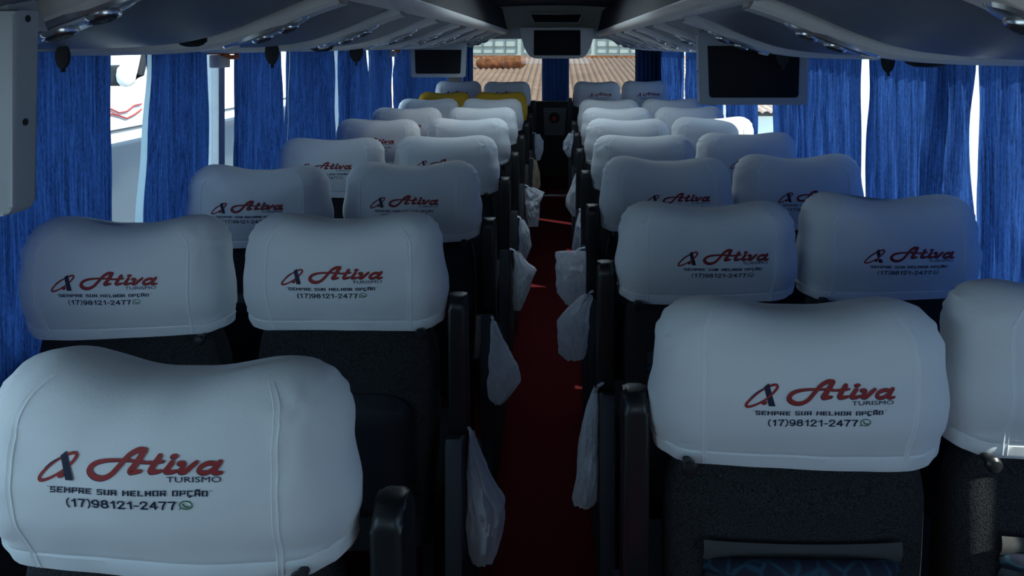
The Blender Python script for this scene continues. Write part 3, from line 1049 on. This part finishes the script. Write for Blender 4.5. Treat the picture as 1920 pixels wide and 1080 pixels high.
# ------------------------------------------------------------------ fold-down monitors
def monitor(x0, x1, y, zt, zb, label, taper, t=0.04):
    cx = (x0 + x1) / 2
    root = thing('fold_down_monitor', label, 'monitor', (cx, y, zb), 0, 'fold-down monitors')
    h = zt - zb
    w = (x1 - x0) / 2
    def shape(m, z0, z1):
        r = 0.012
        def wx(z):
            return (w - taper * (1 - z / h)) - m
        pts = []
        for k in range(6):
            a = PI + PI / 2 * k / 5
            pts.append((-wx(z0) + r + r * math.cos(a), z0 + r + r * math.sin(a)))
        for k in range(6):
            a = 1.5 * PI + PI / 2 * k / 5
            pts.append((wx(z0) - r + r * math.cos(a), z0 + r + r * math.sin(a)))
        pts += [(wx(z1), z1), (-wx(z1), z1)]
        return pts
    bm = bmesh.new()
    prism(bm, shape(0, 0, h), 0.0, t, 0.006)
    obj('casing', bm, M['tv'], root)
    bm = bmesh.new()
    prism(bm, shape(0.034, 0.026, h * 0.80), -0.004, 0.01, 0.002)
    obj('screen', bm, M['screen'], root)
    bm = bmesh.new()
    prism(bm, [(-w * 0.96, h * 0.9), (w * 0.96, h * 0.9), (w * 0.8, h + 0.055), (-w * 0.8, h + 0.055)], 0.012, t + 0.03, 0.006)
    obj('hinge_mount', bm, M['tv'], root)
    for sx, sz in ((1, 0.96), (-1, 0.96), (1, 0.45), (-1, 0.45)):
        bm = bmesh.new()
        mt = Matrix.Translation((sx * (w - taper * (1 - sz)), t * 0.45, sz * h)) @ Matrix.Rotation(sx * PI / 2, 4, 'Y')
        lathe(bm, [(0.0045, -0.003), (0.0045, 0.001), (0.001, 0.0015)], mt, 10)
        obj('screw', bm, M['black'], root)
    return root
monitor(-1.065, -0.664, 0.905, CZ + 0.045, CZ - 0.209, 'large grey fold-down monitor cut by the left edge of the frame', 0.006)
monitor(0.501, 0.902, 2.63, CZ + 0.055, CZ - 0.209, 'fold-down monitor with dark screen hanging on the right side', 0.008)
monitor(-1.036, -0.636, 5.16, CZ + 0.025, CZ - 0.217, 'small distant fold-down monitor hanging on the left side', 0.010)

# ------------------------------------------------------------------ small things under the racks
def px(x, y, d):
    return ((x - VX) * d / F_PX, d, CZ - (y - VY) * d / F_PX)
for i, (x, y, d, lab) in enumerate([(118, 105, 1.30, 'black oval tab hanging below the left rack beside the large near monitor'),
                                    (510, 97, 2.35, 'black oval tab hanging in front of the third left curtain'),
                                    (668, 93, 3.35, 'small black oval tab hanging in front of the fifth left curtain'),
                                    (1665, 112, 1.80, 'black oval tab hanging beside the bright slit on the right'),
                                    (1468, 100, 2.45, 'black oval tab hanging in front of the right monitor screen')]):
    c = px(x, y, d)
    hp = 21 * d / F_PX
    zt = CZ + (0.004 if x < 900 else -0.016)
    t = thing('hanging_tab', lab, 'tab', (c[0], c[1], c[2]), 0, 'black tabs below the racks')
    bm = bmesh.new()
    n = 18
    poly = [(0.62 * hp * math.cos(2 * PI * k / n), hp * math.sin(2 * PI * k / n) * (1.0 if math.sin(2 * PI * k / n) > 0 else 1.15)) for k in range(n)]
    prism(bm, poly, -0.004, 0.004, 0.002)
    tube(bm, [(0, 0, -hp * 1.1), (0.001, 0, -hp * 1.45)], 0.004 if d < 2 else 0.005)
    obj('tab_body', bm, M['black'], t)
    bm = bmesh.new()
    tube(bm, [(0, 0, hp * 0.9), (-0.002, 0, hp * 1.15), (0.0, 0, max(hp * 1.3, zt - c[2] + 0.004))], 0.003)
    obj('strap', bm, M['black'], t)
for x, y, d, lab in [(1738, 99, 1.75, 'dark round speaker bulging below the right rack'), (602, 87, 2.55, 'dark round speaker below the left rack'), (372, 85, 1.75, 'thin dark speaker below the left rack above the second curtain')]:
    c = px(x, y, d)
    zt = CZ + (0.008 if x < 900 else -0.024)
    t = thing('speaker', lab, 'speaker', (c[0], c[1], zt), 0, 'speakers below the racks')
    bm = bmesh.new()
    r = 0.055 if x > 900 else 0.045
    hh = 0.026 if x > 900 or x > 500 else 0.012
    lathe(bm, [(r, 0.012), (r, 0.0), (r * 0.96, -hh * 0.3), (r * 0.8, -hh * 0.7), (r * 0.5, -hh * 0.95), (0.002, -hh)], Matrix.Identity(4), 28)
    obj('grille', bm, M['black'], t)
    bm = bmesh.new()
    lathe(bm, [(r * 1.08, 0.012), (r * 1.08, 0.003), (r * 1.0, 0.0), (r * 1.0, 0.012)], Matrix.Identity(4), 28)
    obj('rim', bm, M['gap'], t)
# emergency handles at the window pillars
for x, d, lab in [(418, 2.60, 'orange emergency window handle with white box on the left pillar'), (737, 5.32, 'small orange emergency handle above the far left curtains')]:
    c = (-1.19, d, 1.50)
    t = thing('emergency_handle', lab, 'emergency handle', c, 0, 'emergency window handles')
    bm = bmesh.new()
    box(bm, -0.02, 0.03, -0.075, 0.075, 0.012, 0.035, 0.005)
    tube(bm, [(0.03, -0.05, 0.015), (0.045, -0.02, 0.002), (0.045, 0.03, 0.002), (0.03, 0.06, 0.015)], 0.008)
    obj('handle', bm, M['orange'], t)
    bm = bmesh.new()
    box(bm, -0.02, 0.02, -0.045, 0.035, -0.035, 0.010, 0.004)
    obj('housing', bm, M['trim'], t)

# ------------------------------------------------------------------ litter bags on the aisle armrests
def bag(outline, d, label, seed, cream=False, strap=None, depth=0.05):
    """outline rows (y, x left, x right) measured in the view, at distance d"""
    rnd = random.Random(seed)
    rows = []
    for y, a, b in outline:
        A, B = px(a, y, d), px(b, y, d)
        rows.append((A[2], A[0], B[0]))
    top = rows[0]
    base = Vector(((top[1] + top[2]) / 2, d, rows[-1][0]))
    root = thing('plastic_bag', label, 'bag', base, 0, 'litter bags hanging along the aisle')
    NV, NU = 44, 56
    H0, H1 = rows[0][0], rows[-1][0]
    def at(z):
        for (za, a0, b0), (zb, a1, b1) in zip(rows, rows[1:]):
            if z >= zb - 1e-9:
                t = (za - z) / (za - zb) if za != zb else 0
                return lerp(a0, a1, t), lerp(b0, b1, t)
        return rows[-1][1:]
    def pt(i, j):
        v = j / (NV - 1)
        z = lerp(H0, H1, v)
        a, b = at(z)
        th = 2 * PI * i / NU
        mid, hw = (a + b) / 2, (b - a) / 2
        dp = depth * (0.12 + 0.88 * math.sin(PI * min(0.93, 0.1 + v * 0.85)) ** 0.8)
        c, s_ = math.cos(th), math.sin(th)
        cr = noise.noise(Vector((c * 1.6 + seed, s_ * 1.6, v * 3.2))) * 0.20 + abs(noise.noise(Vector((c * 3.5, s_ * 3.5 + seed, v * 7)))) * 0.16 - 0.05
        cr += 0.07 * math.sin(th * 7 + seed) * (1 - v)
        crease = abs(noise.noise(Vector((c * 2.2 + seed * 5, s_ * 1.5 + v * 2, v * 5)))) + 0.6 * abs(noise.noise(Vector((c * 5 + v * 3, s_ * 3, v * 9 + seed))))
        k = 1 + cr
        return (mid + hw * c * min(k, 1.12) - base.x, dp * s_ * (k + 0.35 * noise.noise(Vector((c * 2, seed, v * 5))) + 0.6 * crease - 0.2), z + 0.006 * noise.noise(Vector((c * 2, s_ * 2, v * 3 + seed))) - base.z)
    bm = bmesh.new()
    V = grid(bm, NU, NV, pt, True)
    bm.faces.new(V[-1])
    obj('bag_body', bm, M['bag_beige' if cream else 'bag'], root)
    # tied handles, a twisted strap leading to the armrest
    bm = bmesh.new()
    x0 = 0.0
    s = -1 if base.x < -0.03 else 1
    z0 = H0 - base.z
    ax = (-0.205 if s < 0 else 0.115) - base.x
    if strap:
        ax = strap
    tube(bm, [(0, 0, z0 - 0.012), (ax * 0.4, 0.004, z0 + 0.010), (ax, 0.008, z0 + 0.016), (ax * 1.02, 0.03, z0 + 0.004)], [0.009, 0.006, 0.005, 0.004], 8, True, 0.6)
    obj('tied_handle', bm, M['bag_beige' if cream else 'bag'], root)
    return root
bag([(818, 880, 888), (850, 878, 898), (895, 877, 920), (945, 877, 949), (1000, 877, 940), (1035, 879, 932), (1052, 884, 926)], 1.70, 'angular white plastic bag hanging nearest on the left of the aisle', 1)
bag([(606, 920, 930), (640, 919, 944), (690, 916, 970), (715, 915, 974), (745, 917, 952), (753, 924, 945)], 2.30, 'bluish white rounded bag, second nearest on the left of the aisle', 2)
bag([(474, 962, 976), (490, 964, 986), (505, 963, 1006), (530, 962, 996), (560, 962, 986), (580, 963, 978)], 3.20, 'white bag tied to an armrest, third nearest on the left of the aisle', 3)
bag([(412, 974, 982), (430, 973, 992), (460, 973, 996), (478, 974, 990), (486, 976, 986)], 3.83, 'small white bag hanging on the left, just behind the tied one', 4)
bag([(352, 985, 1000), (362, 984, 1021), (380, 986, 1012), (405, 988, 1012), (424, 990, 1008)], 4.70, 'wide-topped white bag hanging on the left, at the aisle middle', 5)
bag([(300, 1000, 1006), (325, 999, 1012), (345, 998, 1014), (360, 997, 1010)], 5.45, 'narrow cream bag hanging far along the left of the aisle', 6, True)
bag([(252, 1003, 1012), (265, 1003, 1019), (282, 1003, 1018), (300, 1006, 1013)], 6.12, 'crumpled white bag farthest along the left of the aisle', 7)
bag([(733, 1112, 1120), (765, 1100, 1121), (830, 1086, 1121), (900, 1078, 1121), (935, 1073, 1119), (945, 1076, 1114)], 1.86, 'long thin white bag hanging nearest on the right of the aisle', 8)
bag([(556, 1090, 1112), (580, 1062, 1106), (600, 1046, 1104), (640, 1045, 1102), (662, 1048, 1100), (672, 1058, 1096)], 2.40, 'crumpled white bag, second nearest on the right of the aisle', 9)
bag([(472, 1044, 1110), (490, 1043, 1110), (520, 1044, 1106), (550, 1047, 1100), (570, 1060, 1092)], 3.085, 'wide open-topped white bag, third nearest on the right of the aisle', 10)
bag([(398, 1086, 1092), (420, 1079, 1092), (450, 1074, 1091), (474, 1072, 1088)], 3.79, 'thin grey-white bag, fourth nearest on the right of the aisle', 11)
bag([(322, 1080, 1088), (345, 1072, 1088), (370, 1061, 1088), (385, 1060, 1086), (405, 1072, 1084)], 4.52, 'white bag with a pointed corner, fifth nearest on the right of the aisle', 12)
bag([(250, 1066, 1076), (265, 1057, 1075), (280, 1056, 1072), (294, 1064, 1070)], 5.24, 'small white bag farthest along the right of the aisle', 13)

# ------------------------------------------------------------------ front of the coach
# header above the windscreen with the front monitor box
bm = bmesh.new()
pts = []
box(bm, XL, XR, 7.32, 7.42, CZ + 0.0 + 0.075, CEIL + 0.05, 0.0)
struct('wall_front', bm, M['console'], False, 'grey header panel above the windscreen')
bm = bmesh.new()
box(bm, XL, XR, 7.42, Y1, CZ + 0.16, CEIL + 0.05)
struct('ceiling_front', bm, M['ceiling'], False)
root = thing('front_monitor', 'dark screen in a tapered grey housing above the windscreen centre', 'monitor', (0.0, 6.95, CZ - 0.115))
bm = bmesh.new()
def hw_(z):
    return lerp(0.225, 0.325, sstep(0, 0.20, z) if z < 0.2 else 1)
poly = []
zz = [0.0, 0.012, 0.03, 0.06, 0.12, 0.20, 0.295]
wd = [0.20, 0.245, 0.27, 0.29, 0.318, 0.342, 0.352]
poly = [(w, z) for z, w in zip(zz, wd)] + [(-w, z) for z, w in list(zip(zz, wd))[::-1]]
prism(bm, poly, 0.0, 0.40, 0.012)
obj('housing', bm, M['console'], root)
bm = bmesh.new()
prism(bm, rounded(-0.222, 0.218, 0.030, 0.268, 0.008), -0.006, 0.02, 0.003)
obj('screen', bm, M['screen'], root)
root = thing('air_outlet', 'black slotted air outlet above the front monitor', 'air outlet', (0.0, 7.15, CZ + 0.235))
bm = bmesh.new()
prism(bm, [(-0.22, 0.0), (0.20, 0.0), (0.235, 0.075), (-0.255, 0.075)], 0.0, 0.18, 0.006)
obj('slot', bm, M['gap'], root)
bm = bmesh.new()
prism(bm, [(-0.235, -0.012), (0.215, -0.012), (0.255, 0.087), (-0.275, 0.087)], 0.012, 0.18, 0.006)
obj('rim', bm, M['console'], root)
# roof hatch frame
root = thing('roof_hatch', 'dark roof hatch with a pale lower edge, high at the front', 'hatch', (0.0, 5.4, CEIL - 0.012))
bm = bmesh.new()
box(bm, -0.36, 0.30, -0.34, 0.34, -0.03, 0.012, 0.012)
obj('hatch_frame', bm, M['ceiling'], root)
bm = bmesh.new()
box(bm, -0.30, 0.24, -0.28, 0.28, -0.037, -0.028, 0.003)
obj('hatch_lid', bm, M['black'], root)
bm = bmesh.new()
box(bm, -0.24, 0.18, 0.335, 0.345, -0.034, -0.022, 0.002)
obj('edge_strip', bm, M['chrome'], root)

# windscreen: two panes and frame
bm = bmesh.new()
box(bm, XL - 0.05, XR + 0.05, 8.62, 8.70, -0.06, 0.86)
box(bm, XL - 0.05, -1.10, 8.62, 8.70, 0.86, CEIL)
box(bm, 1.02, XR + 0.05, 8.62, 8.70, 0.86, CEIL)
box(bm, -1.10, 1.02, 8.62, 8.70, CZ + 0.14, CEIL)
box(bm, -0.07, -0.03, 8.62, 8.70, 0.86, CZ + 0.14)
o = struct('window_20', bm, M['black'], False, 'windscreen frame')
bm = bmesh.new()
box(bm, -1.10, -0.07, 8.655, 8.665, 0.86, CZ + 0.14)
obj('pane', bm, M['windscreen'], o, False)
bm = bmesh.new()
box(bm, -0.03, 1.02, 8.655, 8.665, 0.86, CZ + 0.14)
obj('pane', bm, M['windscreen'], o, False)

# curtains at the windscreen (hanging across the view)
def front_curtain(x0, x1, y, zt, zb, label, seed):
    def pt(i, j):
        u, v = i / 40, j / 12
        return (lerp(x0, x1, u), y + 0.018 * math.sin(u * 40 * (x1 - x0) / 0.3 + seed) + 0.008 * noise.noise(Vector((u * 6, v * 3, seed))), lerp(zt, zb, v))
    bm = bmesh.new()
    grid(bm, 41, 13, pt)
    o = obj('curtain', bm, M['curtain'])
    tag(o, label, 'curtain', 'windscreen curtains')
front_curtain((1016 - VX) * 8.4 / F_PX, (1067 - VX) * 8.4 / F_PX, 8.4, CZ + 0.158, CZ - 0.70, 'dark blue curtain gathered at the windscreen centre, below the front monitor', 1)
front_curtain((866 - VX) * 8.4 / F_PX, (887 - VX) * 8.4 / F_PX, 8.4, CZ + 0.158, CZ - 0.62, 'dark blue curtain at the left edge of the windscreen', 2)
front_curtain((1191 - VX) * 8.4 / F_PX, (1229 - VX) * 8.4 / F_PX, 8.4, CZ + 0.158, CZ - 0.62, 'dark blue curtain at the right edge of the windscreen', 3)

# driver partition seen at the end of the aisle
root = thing('driver_partition', 'black partition with grey hatch at the end of the aisle', 'partition', (-0.02, 7.75, 0.185))
bm = bmesh.new()
box(bm, -0.80, 0.80, 0.0, 0.10, -0.185, 0.775, 0.015)
obj('partition_body', bm, M['black'], root)
bm = bmesh.new()
prism(bm, [(-0.115, 0.42), (0.095, 0.42), (0.115, 0.71), (-0.125, 0.71)], -0.012, 0.02, 0.004)
hp = obj('hatch_panel', bm, M['hatch_grey'], root)
bm = bmesh.new()
mt = Matrix.Translation((-0.012, -0.012, 0.605)) @ Matrix.Rotation(PI / 2, 4, 'X')
lathe(bm, [(0.058, -0.002), (0.058, 0.012), (0.045, 0.018), (0.042, 0.010), (0.03, 0.012), (0.001, 0.016)], mt, 24)
obj('round_lock', bm, M['black'], hp)
bm = bmesh.new()
mt = Matrix.Translation((-0.012, -0.026, 0.598)) @ Matrix.Rotation(PI / 2, 4, 'X')
lathe(bm, [(0.026, -0.002), (0.026, 0.004), (0.001, 0.006)], mt, 16)
obj('red_button', bm, M['red'], hp)

# ------------------------------------------------------------------ outside
GZ = -1.55
bm = bmesh.new()
box(bm, -40, 40, -30, 60, GZ - 0.1, GZ)
struct('ground', bm, M['concrete'], False, 'concrete yard outside')

# clay roof ahead of the windscreen
root = thing('neighbouring_house', 'house with ribbed clay roof seen through the windscreen', 'house', (0, 10.4, GZ))
bm = bmesh.new()
NR = 60
def roof(i, j):
    u = i / (NR * 6)
    x = lerp(-3.1, 4.1, u)
    v = j / 6
    y = lerp(0.0, 8.0, v)
    z = lerp(CZ - 0.95, CZ - 0.30, v) - GZ
    return (x, y, z + 0.035 * abs(math.sin(u * NR * PI)) + 0.01 * (j % 2))
grid(bm, NR * 6 + 1, 7, roof)
obj('roof', bm, M['clay'], root)
bm = bmesh.new()
box(bm, -2.9, 3.9, 0.35, 7.6, 0.0, CZ - 1.02 - GZ)
obj('house_wall', bm, M['whitewall'], root)
bm = bmesh.new()
tube(bm, [(-3.1, 8.0, CZ - 0.29 - GZ), (0, 8.0, CZ - 0.29 - GZ), (4.1, 8.0, CZ - 0.29 - GZ)], 0.07, 10)
obj('ridge', bm, M['clay_dark'], root)
# rolled bundle on the roof
bm = bmesh.new()
p0, p1 = Vector(px(893, 119, 16)), Vector(px(986, 116, 16))
def roll(i, j):
    a = 2 * PI * i / 20
    v = j / 24
    r = 0.125 * (1 - abs(2 * v - 1) ** 8 * 0.5) * (1 + 0.25 * noise.noise(Vector((math.cos(a), math.sin(a), v * 9))))
    c = p0.lerp(p1, v)
    return (c.x, c.y + r * math.cos(a), c.z + r * math.sin(a))
V = grid(bm, 20, 25, roll, True)
bm.faces.new(V[0][::-1])
bm.faces.new(V[-1])
o = obj('stacked_tiles', bm, M['clay_dark'])
tag(o, 'long heap of orange clay tiles lying on the ribbed roof ahead', 'roof tiles')

# pale building behind with a grid of windows
root = thing('pale_building', 'pale building with gridded windows behind the clay roof', 'building', (0, 24, GZ))
bm = bmesh.new()
box(bm, -9, 9, 0, 4, 0, 6.0)
obj('building_wall', bm, M['whitewall'], root)
for k in range(-3, 4):
    bm = bmesh.new()
    x0 = k * 2.4 - 1.1
    for q in range(7):
        box(bm, x0 + q * 0.366 - 0.008, x0 + q * 0.366 + 0.008, -0.05, 0.02, CZ - 0.22 - GZ, CZ + 0.55 - GZ)
    for zz in (-0.22, 0.0, 0.27, 0.55):
        box(bm, x0, x0 + 2.2, -0.055, 0.02, CZ + zz - 0.008 - GZ, CZ + zz + 0.008 - GZ)
    obj('window_grid', bm, M['grid'], root)

# white coach parked alongside on the left, with a mirror on its arm
root = thing('parked_coach', 'white coach parked outside, seen through the gap in the left curtains', 'coach', (-3.6, 9.0, GZ))
bm = bmesh.new()
box(bm, -1.9, 0.0, -4.2, 5.0, 0.45, 3.75, 0.12, 4)
obj('coach_body', bm, M['coach'], root)
bm = bmesh.new()
box(bm, -0.05, 0.012, -3.6, 4.6, 1.25, 2.32, 0.05, 3)
obj('side_glass', bm, M['tint'], root)
bm = bmesh.new()
box(bm, -1.75, -0.15, -4.235, -4.1, 1.75, 2.35, 0.05, 3)
obj('front_glass', bm, M['tint'], root)
for yy in (-2.8, 3.2):
    bm = bmesh.new()
    mt = Matrix.Translation((-0.28, yy, 0.5)) @ Matrix.Rotation(PI / 2, 4, 'Y')
    lathe(bm, [(0.5, -0.14), (0.5, 0.14), (0.42, 0.17), (0.2, 0.15), (0.001, 0.17)], mt, 28)
    obj('wheel', bm, M['black'], root)
bm = bmesh.new()
for k in range(2):
    z0 = 2.52 + 0.05 * k
    pts = [(0.014, -3.2 + 0.11 * t, z0 + 0.03 * math.sin(t * 1.5 + k)) for t in range(6)]
    tube(bm, pts, 0.007, 6)
obj('red_stripe', bm, M['red'], root)
c = Vector(px(233, 140, 4.6)) - Vector((-3.6, 9.0, GZ))
bm = bmesh.new()
box(bm, -0.10, 0.02, -0.05, 0.06, -0.07, 0.06, 0.03, 4, mtx=Matrix.Translation(c))
mr = obj('mirror', bm, M['black'], root)
bm = bmesh.new()
lathe(bm, [(0.002, -0.075), (0.03, -0.068), (0.05, -0.04), (0.056, 0.0), (0.05, 0.04), (0.03, 0.062), (0.002, 0.068)], Matrix.Translation(c + Vector((0.03, -0.03, 0))), 18)
obj('mirror_shell', bm, M['trim'], mr)
bm = bmesh.new()
tube(bm, [c + Vector((0.03, 0.03, -0.04)), c + Vector((0.085, 0.03, 0.0)), c + Vector((0.10, 0.05, 0.12)), c + Vector((0.08, 0.1, 0.3)), c + Vector((-0.05, 0.25, 0.62)), (-0.35, -4.0, 3.5)], 0.022, 8)
obj('mirror_arm', bm, M['black'], mr)
bm = bmesh.new()
box(bm, 0.008, 0.02, -3.3, 4.6, 2.40, 2.415, 0.003)
obj('trim_line', bm, M['panel'], root)
